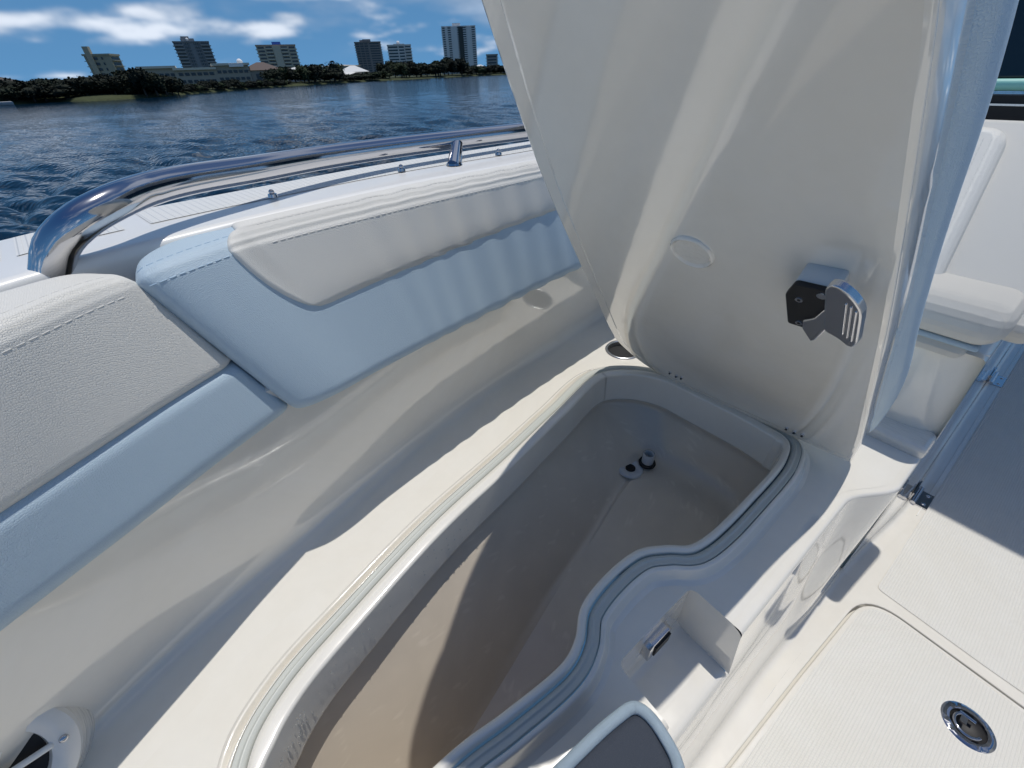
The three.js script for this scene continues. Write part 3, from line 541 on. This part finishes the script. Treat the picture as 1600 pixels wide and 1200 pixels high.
{
  const strip = (i0, i1, a, b) => { const rows = []; for (let i = i0; i <= i1; i++) { const r = []; for (let j = 0; j <= 4; j++) { const f = lerp(a, b, j / 4), p = gin[i].clone().lerp(gout[i], f); p.y += 0.0007; r.push(p); } rows.push(r); } return grid(rows); };
  part('gunwale_nonskid', strip(14, 45, 0.42, 0.9), M.rib, boat, 'ribbed non-skid strip on the gunwale'); part('gunwale_nonskid', strip(47, 62, 0.42, 0.9), M.rib, boat); part('gunwale_nonskid', strip(64, 140, 0.42, 0.9), M.rib, boat);
  for (const [x, z] of [[0.097, -0.655], [0.300, -0.695], [0.50, -0.705]]) {
    const s = part('canvas_snap', new THREE.CylinderGeometry(0.0055, 0.0065, 0.004, 14).translate(x, 0.829, z), M.steel, boat); part('snap_stud', new THREE.SphereGeometry(0.0036, 12, 8).translate(x, 0.833, z), M.steel, s);
  }
}
// the rest of the cockpit: starboard side, bow end and the hard top over the console
part('starboard_side', loft([curve([[-0.8, 0, 0.7], [0, 0, 0.95], [1, 0, 1.08], [3.2, 0, 1.1]], 40), curve([[-0.9, 0.82, 0.72], [0, 0.82, 1.05], [1, 0.82, 1.2], [3.2, 0.82, 1.22]], 40), curve([[-1.0, 0.82, 0.9], [0, 0.82, 1.25], [1, 0.82, 1.4], [3.2, 0.82, 1.42]], 40)], [0, 0.03, 0], {}), M.gel, boat);
part('bow_seat', loft([curve([[-0.52, 0, 0.06], [-0.60, 0, 0.4], [-0.72, 0, 0.72]], 20), curve([[-0.50, 0.41, 0.02], [-0.58, 0.41, 0.4], [-0.70, 0.41, 0.74]], 20), curve([[-0.74, 0.41, -0.08], [-1.15, 0.41, 0.35], [-1.05, 0.41, 0.80]], 20), curve([[-0.78, 0.82, -0.12], [-1.25, 0.82, 0.35], [-1.12, 0.82, 0.84]], 20)], [0, 0.015, 0.05, 0]), M.gel, boat);
{
  const h = part('hard_top', new RoundedBoxGeometry(2.6, 0.06, 1.9, 4, 0.028).translate(2.93, 2.02, 0.15), M.white, boat);
  for (const z of [-0.5, 0.75]) part('hard_top_post', new THREE.CylinderGeometry(0.025, 0.025, 2.0, 14).translate(2.3, 1.0, z), M.steel, h);
}

// ------------------------------------------------------------------ droplets on the lip
{
  const l = [], base = new THREE.SphereGeometry(1, 9, 6);
  for (let i = 0; i < 120; i++) { const t = 30 + Math.floor(rnd() * 62), k = 0.2 + 0.75 * rnd(), p = gap[t], n = outN[t], y = lerp(0.422, 0.366, k), s = 0.0005 + 0.0009 * rnd() ** 2; l.push(base.clone().scale(s, s * 1.1, s).translate(p.x - n.x * 0.0243, y, p.z - n.z * 0.0243)); }
  const m = part('water_droplets', merge(l), M.drop, scene); m.userData = { label: 'beads of water on the inner lip of the storage opening', category: 'droplets', kind: 'stuff' };
}

// ------------------------------------------------------------------ open lid
{
  const lid = thing('storage_lid', 'big glossy off-white storage hatch lid standing open, seen from underneath', 'hatch lid', [0.70, 0.425, 0]);
  const X = V3(0.039, 0.056, 0.998).normalize(), Y = V3(-0.617, 0.787, -0.02), Z = V3().crossVectors(X, Y).normalize(); Y.crossVectors(Z, X);
  lid.quaternion.setFromRotationMatrix(new THREE.Matrix4().makeBasis(X, Y, Z));
  const out = [[-0.034, 0.012], [-0.032, 0.134], [-0.042, 0.456], [-0.052, 0.61], [-0.060, 0.72], [-0.085, 0.83], [-0.13, 0.92], [-0.19, 0.955], [-0.25, 0.92], [-0.296, 0.83], [-0.324, 0.743], [-0.349, 0.668], [-0.382, 0.558], [-0.406, 0.434], [-0.427, 0.32], [-0.453, 0.186], [-0.460, 0.118], [-0.424, 0.048], [-0.345, 0.006]];
  const poly = roundPoly(out, out.map((_, i) => (i === 0 ? 0.006 : i === 16 ? 0.03 : i === 17 ? 0.03 : i === 18 ? 0.04 : 0.08)), 6);
  const body = slab(poly, 0.038, 0.0035, 5).translate(0, 0, -0.038);
  part('lid_panel', body, M.gelLid, lid, 'glossy moulded underside of the lid');
  // raised inner pan of the underside: a flange shows along the outboard and hinge edges
  const pan = out.map(([x, y], k) => (k < 8 ? [x - (k === 7 ? 0 : 0.0012), Math.max(y, 0.034) - (k > 5 ? 0.012 : 0)] : k < 17 ? [x + 0.022, y - (k < 10 ? 0.012 : 0)] : k === 17 ? [x + 0.017, y + 0.020] : [x + 0.008, y + 0.030]));
  part('inner_pan', extrude(roundPoly(pan, pan.map((_, k) => (k === 0 ? 0.008 : k > 15 ? 0.03 : 0.07)), 6), { depth: 0.001, bevelThickness: 0.0014, bevelSize: 0.004, bevelOffset: -0.004, bevelSegments: 4 }, -0.0012), M.gelLid, lid, 'raised inner face of the lid');
  // cushion on the upper side
  const cu = [[-0.036, -0.02], [-0.026, 0.10], [-0.024, 0.21], [-0.034, 0.33], [-0.042, 0.476], [-0.045, 0.6], [-0.06, 0.75], [-0.10, 0.87], [-0.19, 0.92], [-0.29, 0.88], [-0.355, 0.74], [-0.41, 0.56], [-0.448, 0.37], [-0.485, 0.18], [-0.455, 0.06], [-0.34, 0.0]];
  part('lid_cushion', sm(slab(roundPoly(cu, 0.06, 7), 0.056, 0.024, 8).translate(0, 0, -0.0945), 0.9), M.blue, lid, 'light blue vinyl seat cushion on the outer face of the lid');
  // inspection plug
  part('plug', sm(new THREE.LatheGeometry([[0, 0.0015], [0.0185, 0.0015], [0.0195, 0.0022], [0.0212, 0.0040], [0.0228, 0.0026], [0.0234, 0]].map((p) => new THREE.Vector2(...p)), 48), 0.5).rotateX(Math.PI / 2).translate(-0.208, 0.493, 0.0008), M.gelLid, lid, 'round off-white plug in the lid');
  // hinge screws along the lower edge
  for (const [x, y] of [[-0.343, 0.077], [-0.330, 0.073], [-0.318, 0.076], [-0.128, 0.053], [-0.116, 0.052], [-0.104, 0.055]]) {
    const s = part('screw', new THREE.CylinderGeometry(0.0034, 0.0034, 0.006, 6).rotateX(Math.PI / 2).translate(x, y, 0.001), M.brushed, lid); part('screw_end', new THREE.CylinderGeometry(0.0018, 0.0018, 0.004, 10).rotateX(Math.PI / 2).translate(x, y, 0.0045), M.dark, s);
  }
  // latch: grey riser, black plate, steel paddle and hook
  const latch = new THREE.Group(); latch.name = 'latch'; latch.userData.label = 'steel paddle latch on a black plate'; lid.add(latch);
  const px = (pts) => pts;
  part('riser', sm(slab(roundPoly([[-0.104, 0.4595], [-0.0745, 0.4615], [-0.0745, 0.5115], [-0.104, 0.5115]], 0.003, 3), 0.019, 0.0012, 2), 0.5).translate(0, 0, 0.001), M.plate, latch);
  part('black_plate', sm(slab(roundPoly([[-0.1025, 0.526], [-0.0735, 0.5255], [-0.0735, 0.490], [-0.0835, 0.4655], [-0.0905, 0.4605], [-0.1085, 0.4615], [-0.1095, 0.5085]], [0.003, 0.003, 0.004, 0.004, 0.004, 0.003, 0.003], 4), 0.005, 0.001, 3), 0.5).translate(0, -0.0125, 0.019), M.black, latch);
  part('pivot_pin', new THREE.CylinderGeometry(0.0036, 0.0036, 0.002, 20).rotateX(Math.PI / 2).translate(-0.0822, 0.5075, 0.0245), M.brushed, latch);
  for (const y of [0.4935, 0.456]) { part('latch_screw', new THREE.CylinderGeometry(0.0030, 0.0032, 0.0012, 20).rotateX(Math.PI / 2).translate(-0.0985, y, 0.0244), M.brushed, latch); part('socket', new THREE.CylinderGeometry(0.0014, 0.0014, 0.0008, 6).rotateX(Math.PI / 2).translate(-0.0985, y, 0.0249), M.black, latch); }
  const pad = [[-0.075, 0.538], [-0.072, 0.544], [-0.066, 0.5445], [-0.057, 0.536], [-0.051, 0.525], [-0.0500, 0.517], [-0.0490, 0.478], [-0.0520, 0.469], [-0.056, 0.469], [-0.062, 0.475], [-0.073, 0.479], [-0.074, 0.485], [-0.0745, 0.515]];
  const pm = new THREE.Matrix4().makeTranslation(-0.073, 0, 0.0305).multiply(new THREE.Matrix4().makeRotationY(-0.10)).multiply(new THREE.Matrix4().makeTranslation(0.073, 0, 0));
  const rim = roundPoly(pad, 0.004, 4);
  part('paddle', sm(slab(rim, 0.007, 0.0014, 4).applyMatrix4(pm), 0.5), M.brushed, latch);
  const gr = []; for (const [a, b] of [[[-0.0605, 0.5275], [-0.0598, 0.486]], [[-0.0572, 0.5255], [-0.0565, 0.483]], [[-0.0538, 0.522], [-0.0532, 0.480]]]) { const l = Math.hypot(b[0] - a[0], b[1] - a[1]); gr.push(new THREE.CapsuleGeometry(0.00085, l, 3, 8).rotateZ(Math.atan2(a[0] - b[0], b[1] - a[1])).translate((a[0] + b[0]) / 2, (a[1] + b[1]) / 2, 0.0072).applyMatrix4(pm)); }
  part('paddle_ribs', merge(gr), M.steel, latch);
  part('hook', sm(slab(roundPoly([[-0.088, 0.437], [-0.095, 0.456], [-0.0945, 0.470], [-0.086, 0.478], [-0.079, 0.496], [-0.069, 0.4955], [-0.067, 0.488], [-0.068, 0.480], [-0.0745, 0.474], [-0.077, 0.463], [-0.0845, 0.441]], 0.002, 3), 0.011, 0.0012, 3), 0.5).translate(0, -0.004, 0.016), M.brushed, latch);
}

// ------------------------------------------------------------------ grab rail
{
  const r = thing('grab_rail', 'polished stainless steel grab rail curving along the gunwale', 'rail', [0, 0, 0]);
  part('tube', tube([[-0.121, 0.815, -0.541], [-0.105, 0.838, -0.539], [-0.082, 0.8535, -0.540], [-0.053, 0.8625, -0.556], [-0.022, 0.8655, -0.586], [0.011, 0.8655, -0.610], [0.087, 0.8625, -0.648], [0.18, 0.8595, -0.692], [0.29, 0.857, -0.722], [0.43, 0.855, -0.738], [0.585, 0.853, -0.749], [1.0, 0.85, -0.78], [1.6, 0.85, -0.82]], 0.0150, 200, 36), M.steel, r);
  part('post', sm(new THREE.CylinderGeometry(0.0085, 0.0105, 0.075, 20).scale(1.2, 1, 0.75).applyQuaternion(new THREE.Quaternion().setFromUnitVectors(V3(0, 1, 0), V3(0.50, 0.36, -0.62).normalize())).translate(0.412, 0.840, -0.708), 0.6), M.steel, r);
  part('post_foot', new THREE.CylinderGeometry(0.0125, 0.014, 0.003, 24).translate(0.392, 0.8272, -0.684), M.steel, r);
}

// ------------------------------------------------------------------ side bolsters
{
  const N = 90;
  const K = curve([[-0.070, 0.812, -0.507], [-0.100, 0.820, -0.512], [-0.143, 0.822, -0.494], [-0.3, 0.822, -0.40], [-0.45, 0.822, -0.295], [-0.6, 0.822, -0.18]], N), T = curve([[-0.059, 0.816, -0.489], [-0.10, 0.818, -0.458], [-0.137, 0.818, -0.423], [-0.25, 0.818, -0.335], [-0.40, 0.818, -0.225], [-0.55, 0.818, -0.12]], N);
  const B = curve([[0.013, 0.632, -0.471], [-0.07, 0.630, -0.432], [-0.154, 0.630, -0.384], [-0.235, 0.630, -0.339], [-0.36, 0.630, -0.265], [-0.5, 0.63, -0.17]], N);
  const at = (f) => T.map((p, i) => p.clone().lerp(B[i], f));
  const back = (c, d, dy) => c.map((p) => V3(p.x - 0.1 * d, p.y + dy, p.z - d));
  const b = thing('side_bolster', 'white over pale blue padded vinyl bolster at the lower left of the gunwale', 'cushion');
  const S = at(0.585), up = pillow([back(K, 0.004, -0.03), K, T, S, back(S, 0.022, -0.004)], [0, 0.014, 0.012, 0.010, 0], { endR: 0.015, ends: [true, false], puff: 0.003, crease: [26, 28] });
  part('white_panel', up.geo, M.vinyl, b);
  const lo = pillow([back(S, 0.022, -0.001), shift(S, -0.0035, 0), B, back(B, 0.03, -0.012)], [0, 0.012, 0.022, 0], { endR: 0.015, ends: [true, false], puff: 0.003 });
  part('blue_panel', lo.geo, M.blue, b, 'pale blue lower panel');
  const J = (p, f) => Math.round(f * (p.rows[0].length - 1));
  const line = (p, j, o = 0.0004, i0 = 3) => p.rows.slice(i0).map((r, i) => r[j | 0].clone().lerp(r[(j | 0) + 1], j % 1).addScaledVector(p.nor(i + i0, j | 0), o));
  part('stitching', merge([stitches(line(up, 22.6, -0.0001, 8)), stitches(line(up, 30.3, -0.0002, 8))]), M.thread, b, null, 'stuff');
}
{
  const N = 200;
  const K = curve([[-0.068, 0.812, -0.515], [-0.045, 0.819, -0.540], [-0.02, 0.821, -0.556], [0.041, 0.822, -0.565], [0.25, 0.822, -0.598], [0.515, 0.822, -0.614], [0.9, 0.822, -0.645], [1.3, 0.822, -0.675]], N), T = curve([[-0.066, 0.814, -0.479], [-0.045, 0.817, -0.482], [-0.01, 0.818, -0.497], [0.041, 0.818, -0.518], [0.25, 0.818, -0.553], [0.472, 0.818, -0.574], [0.85, 0.818, -0.605], [1.25, 0.818, -0.635]], N);
  const B = curve([[0.003, 0.634, -0.464], [0.022, 0.632, -0.458], [0.06, 0.631, -0.462], [0.12, 0.630, -0.478], [0.27, 0.630, -0.507], [0.50, 0.630, -0.546], [0.86, 0.630, -0.59], [1.26, 0.630, -0.62]], N);
  const back = (c, d, dy) => c.map((p) => V3(p.x, p.y + dy, p.z - d));
  const b = thing('side_bolster', 'pale blue bolster with a long white insert, behind the open lid', 'cushion');
  const wave = (d, v) => { const k = smooth(0.19, 0.28, d) * smooth(0.98, 0.8, v) * smooth(0.2, 0.45, v); return k * (0.0017 * Math.sin(d * 2 * Math.PI / 0.052 + 1.4 * v + 1.6 * noise3.noise(d * 9, v * 2, 4)) * (0.7 + 0.8 * noise3.noise(d * 6, 3, v * 3)) + 0.0006 * noise3.noise(d * 30, v * 5, 2)); };
  const pl = pillow([back(K, 0.004, -0.03), K, T, B, back(B, 0.03, -0.012)], [0, 0.014, 0.013, 0.024, 0], { endR: 0.015, ends: [true, false], seg: 7, mid: 12, puff: 0.003, wave, crease: [34, 36] });
  part('blue_panel', pl.geo, M.blue, b);
  const n = pl.rows.length, m = pl.rows[0].length;
  const S = (x, y) => { x = clamp(x, 0, n - 1.001); y = clamp(y, 0, m - 1.001); const i = x | 0, j = y | 0, f = x - i, g = y - j, R = pl.rows; return R[i][j].clone().lerp(R[i + 1][j], f).lerp(R[i][j + 1].clone().lerp(R[i + 1][j + 1], f), g); };
  // white insert: starts under the top edge, its lower left corner rounded
  const jT = 16, jB = 44.2;
  const start = (v) => 82 - 14 * smooth(0.35, 0.9, v) + 26 * (1 - Math.sqrt(Math.max(0, 1 - clamp((v - 0.62) / 0.38) ** 2)));
  const rows = []; const NI = 190, NJ = 63;
  for (let i = 0; i <= NI; i++) { const r = []; for (let j = 0; j <= NJ; j++) { const v = j / NJ, x = lerp(start(v), n - 2, (i / NI) ** 1.25), y = lerp(jT, jB - 2.0 * smooth(60, 170, x), v); const p = S(x, y), q = pl.nor(Math.round(x), Math.round(y));
    const eL = (x - start(v)) * 0.004, eB = (1 - v) * 0.13, e = Math.min(eL, eB), o = e < 0.0005 ? -0.004 : 0.0045 * Math.sqrt(clamp(1 - (1 - clamp(e / 0.011)) ** 2)); r.push(p.addScaledVector(q, o - 0.0008)); } rows.push(r); }
  part('white_insert', grid(rows), M.vinyl, b, 'white inset panel');
  const line = (j, a, z, o) => { const l = []; for (let i = a; i <= z; i++) l.push(pl.rows[i][j | 0].clone().lerp(pl.rows[i][(j | 0) + 1], j % 1).addScaledVector(pl.nor(i, j | 0), o)); return l; };
  const i0 = 88; // the insert begins here along the top
  part('blue_stitching', merge([stitches(line(30.6, 10, i0 - 2, 0.0001)), stitches(line(37.5, 10, i0, 0.0001))]), M.threadBlue, b, null, 'stuff');
  part('white_stitching', merge([stitches(line(30.6, i0, n - 4, 0.0038)), stitches(line(37.5, i0, n - 4, 0.0038))]), M.thread, b, null, 'stuff');
}

// ------------------------------------------------------------------ bow cushion corner near the camera
{
  const c = thing('bow_cushion', 'dark backed cushion corner with a pale blue rolled edge at the bottom of the view', 'cushion', [0, 0.405, 0]);
  const out = roundPoly([[0.160, -0.038], [0.165, -0.020], [0.156, 0.022], [-0.28, 0.06], [-0.28, -0.066], [0.074, -0.0465], [0.125, -0.0435]], [0.012, 0.012, 0.02, 0.02, 0.02, 0, 0.03], 5);
  const up = (g) => g.rotateX(Math.PI / 2);
  part('backing', sm(slab(out, 0.05, 0.012, 4).rotateX(Math.PI / 2).translate(0, 0.052, 0), 0.7), M.backing, c);
  part('rolled_edge', new THREE.TubeGeometry(new THREE.CatmullRomCurve3(out.map((p, i) => V3(p[0], 0.052 + 0.003 * noise3.noise(i * 0.7, 2, 1), p[1])), true), 200, 0.0055, 10), M.blue, c, 'pale blue rolled vinyl edge');
}

// ------------------------------------------------------------------ speaker in the liner
{
  const s = thing('marine_speaker', 'white marine speaker with spoked grille at the lower left corner', 'speaker', [-0.335, 0.468, -0.343]);
  s.quaternion.setFromUnitVectors(V3(0, 0, 1), V3(0.42, 0.50, 0.74).normalize()); s.scale.setScalar(0.72);
  part('surround', sm(new THREE.LatheGeometry([[0.052, -0.004], [0.054, 0.006], [0.060, 0.010], [0.070, 0.010], [0.080, 0.004], [0.083, -0.006]].map((p) => new THREE.Vector2(...p)), 64).rotateX(Math.PI / 2), 0.7), M.white, s);
  part('pod', new THREE.CylinderGeometry(0.082, 0.125, 0.10, 56, 1, true).rotateX(Math.PI / 2).translate(0, 0, -0.054), M.gel, s, 'moulded pod that carries the speaker');
  part('cone', new THREE.LatheGeometry([[0, -0.012], [0.02, -0.014], [0.05, -0.004], [0.055, -0.004]].map((p) => new THREE.Vector2(...p)), 48).rotateX(Math.PI / 2), M.black, s);
  for (let k = 0; k < 6; k++) part('spoke', new RoundedBoxGeometry(0.008, 0.046, 0.007, 3, 0.003).translate(0, 0.034, 0.006).rotateZ(k * Math.PI / 3 + 0.3), M.white, s);
  for (let k = 0; k < 6; k++) { const a = k * Math.PI / 3 + 0.3, w = part('screw', new THREE.SphereGeometry(0.005, 14, 8).scale(1, 1, 0.6).translate(-Math.sin(a) * 0.066, Math.cos(a) * 0.066, 0.0105), M.steel, s); }
  part('hub', new THREE.SphereGeometry(0.016, 24, 12).scale(1, 1, 0.5).translate(0, 0, 0.006), M.white, s);
}

// ------------------------------------------------------------------ floor hatch with its ring pull
{
  const h = thing('floor_hatch', 'patterned non-skid floor hatch set in the cockpit sole', 'hatch', [0, 0, 0]);
  const rs = [[0.0, -0.018], [0.0, 0.0012], [-0.008, 0.0012]].map(([d, y]) => grow(hatch, d).map((p) => V3(p[0], y, p[1])));
  part('edge', grid(hatch.map((_, i) => rounded(rs.map((q) => q[i]), [0, 0.004, 0], 5, 2)), { closed: true }), M.gel, h);
  const cut = []; for (let i = 0; i < 40; i++) cut.push([0.748 + 0.0365 * Math.cos(i / 40 * 6.2832), 0.307 + 0.0365 * Math.sin(i / 40 * 6.2832)]);
  part('panel', flat(grow(hatch, -0.008), [cut], 0.0012), M.nonskid, h);
  const r = part('ring_pull', sm(new THREE.LatheGeometry([[0.025, -0.004], [0.0255, 0.0028], [0.029, 0.0034], [0.035, 0.0026], [0.037, 0.0012], [0.037, 0.0004]].map((p) => new THREE.Vector2(...p)), 56), 0.5).translate(0.748, 0, 0.307), M.steel, h, 'round stainless flush ring pull');
  part('pull_cup', new THREE.LatheGeometry([[0, -0.014], [0.018, -0.013], [0.0255, -0.002]].map((p) => new THREE.Vector2(...p)), 40).translate(0.748, 0, 0.307), M.dark, r);
  part('pull_handle', merge([new THREE.TorusGeometry(0.0185, 0.003, 10, 36, Math.PI * 1.15).rotateX(Math.PI / 2).rotateY(-1.9).translate(0.748, 0.0005, 0.307), box(0.02, 0.004, 0.009, 0.757, 0.0005, 0.300), new THREE.CylinderGeometry(0.0035, 0.0035, 0.022, 12).rotateX(Math.PI / 2).translate(0.764, 0.0005, 0.303)]), M.steel, r);
}

// ------------------------------------------------------------------ console seat behind the lid
{
  const c = thing('bench_seat', 'off-white moulded seat box of the console, right of the open lid', 'console', [0, 0, 0]);
  const prof = (x) => [V3(x, 0.575, -0.66), V3(x, 0.575, 0.022), V3(x, DY, 0.0345), V3(x, 0, footZ(x) + 0.001), V3(x, 0.0006, footZ(x) + 0.031)];
  const rows = []; for (let i = 0; i <= 30; i++) rows.push(rounded(prof(lerp(0.887, 3.0, (i / 30) ** 1.5)), [0, 0.012, 0.01, 0.022, 0], 6, 4));
  part('side', grid(rows), M.gel, c);
  const fr = rounded([V3(0.85, DY + 0.001, 0), V3(0.876, DY + 0.001, 0), V3(0.884, 0.575, 0)], [0, 0.024, 0], 8, 3), fl = [];
  for (let j = 0; j <= 24; j++) fl.push(fr.map((p) => { const e = lerp(0.036, 0.02, clamp((p.y - DY) / 0.17)); return V3(p.x + (j > 22 ? 0.006 * (j - 22) ** 2 : 0), p.y, lerp(-0.62, e, j / 24)); }));
  part('front_panel', grid(fl), M.gel, c);
  part('kick_step', new RoundedBoxGeometry(0.07, 0.03, 0.18, 4, 0.012).translate(0.865, DY + 0.006, -0.055), M.gel, c);
  const d = thing('console_dash', 'dark console screen with a mint green trim strip at the right edge', 'windscreen', [0, 0, 0]);
  part('lower_trim', merge([box(0.05, 0.022, 0.8, 1.262, 0.862, -0.4), box(0.04, 0.012, 0.8, 1.262, 0.882, -0.4)]), M.black, d);
  part('steel_line', box(0.052, 0.003, 0.8, 1.262, 0.8745, -0.4), M.brushed, d);
  part('trim_strip', new THREE.CylinderGeometry(0.009, 0.009, 0.8, 14).rotateX(Math.PI / 2).translate(1.25, 0.903, -0.4), M.mint, d);
  part('screen', new RoundedBoxGeometry(0.02, 0.5, 0.8, 2, 0.006).rotateZ(-0.25).translate(1.34, 1.15, -0.4), M.glass, d);
}
{
  const s = thing('console_seat_cushion', 'thick white vinyl bolster with blue piping right of the open lid', 'cushion', [0, 0, 0]);
  part('pad', sm(new RoundedBoxGeometry(0.13, 0.066, 0.36, 10, 0.03).translate(0.905, 0.6335, -0.160), 1), M.vinyl, s);
  part('piping', new RoundedBoxGeometry(0.10, 0.009, 0.340, 4, 0.0042).translate(0.905, 0.5970, -0.165), M.blue, s);
  part('lower_pad', sm(new RoundedBoxGeometry(0.10, 0.026, 0.325, 8, 0.0125).translate(0.912, 0.5805, -0.168), 1), M.vinyl, s);
  const l = [], l2 = []; for (let i = 0; i <= 20; i++) { l.push(V3(0.860, 0.6610, lerp(-0.32, -0.004, i / 20))); l2.push(V3(0.868, 0.6645, lerp(-0.32, -0.004, i / 20))); }
  part('stitching', merge([stitches(l), stitches(l2)]), M.thread, s, null, 'stuff');
}
{
  const s = thing('back_cushion', 'tall raked white vinyl backrest with a stitched rolled edge at the right', 'backrest', [0.94, 0.66, 0]);
  // local x runs along z (towards the middle), local y up the rake, local z out of the face
  s.quaternion.setFromRotationMatrix(new THREE.Matrix4().makeBasis(V3(0, 0, 1), V3(0.7, 0.714, 0).normalize(), V3(-0.714, 0.7, 0).normalize()));
  part('back_panel', sm(new RoundedBoxGeometry(0.60, 0.345, 0.05, 6, 0.016).translate(-0.252, 0.120, -0.030), 1), M.vinyl, s);
  const sh = roundPoly([[-0.45, -0.05], [-0.078, -0.05], [-0.128, 0.262], [-0.45, 0.262]], [0.02, 0.02, 0.035, 0.02], 7);
  part('side_roll', slab(sh, 0.05, 0.018, 7).translate(0, 0, -0.034), M.vinyl, s);
  const a = [], b = []; for (let i = 0; i <= 16; i++) { const y = lerp(-0.02, 0.235, i / 16), x = lerp(-0.085, -0.126, i / 16) - 0.018; a.push(V3(x, y, 0.0158)); b.push(V3(x - 0.010, y, 0.0160)); }
  part('stitching', merge([stitches(a), stitches(b)]), M.thread, s, null, 'stuff');
}
scene.traverse((o) => { if (o.isMesh) { o.castShadow = true; o.receiveShadow = true; } });
renderer.render(scene, camera);
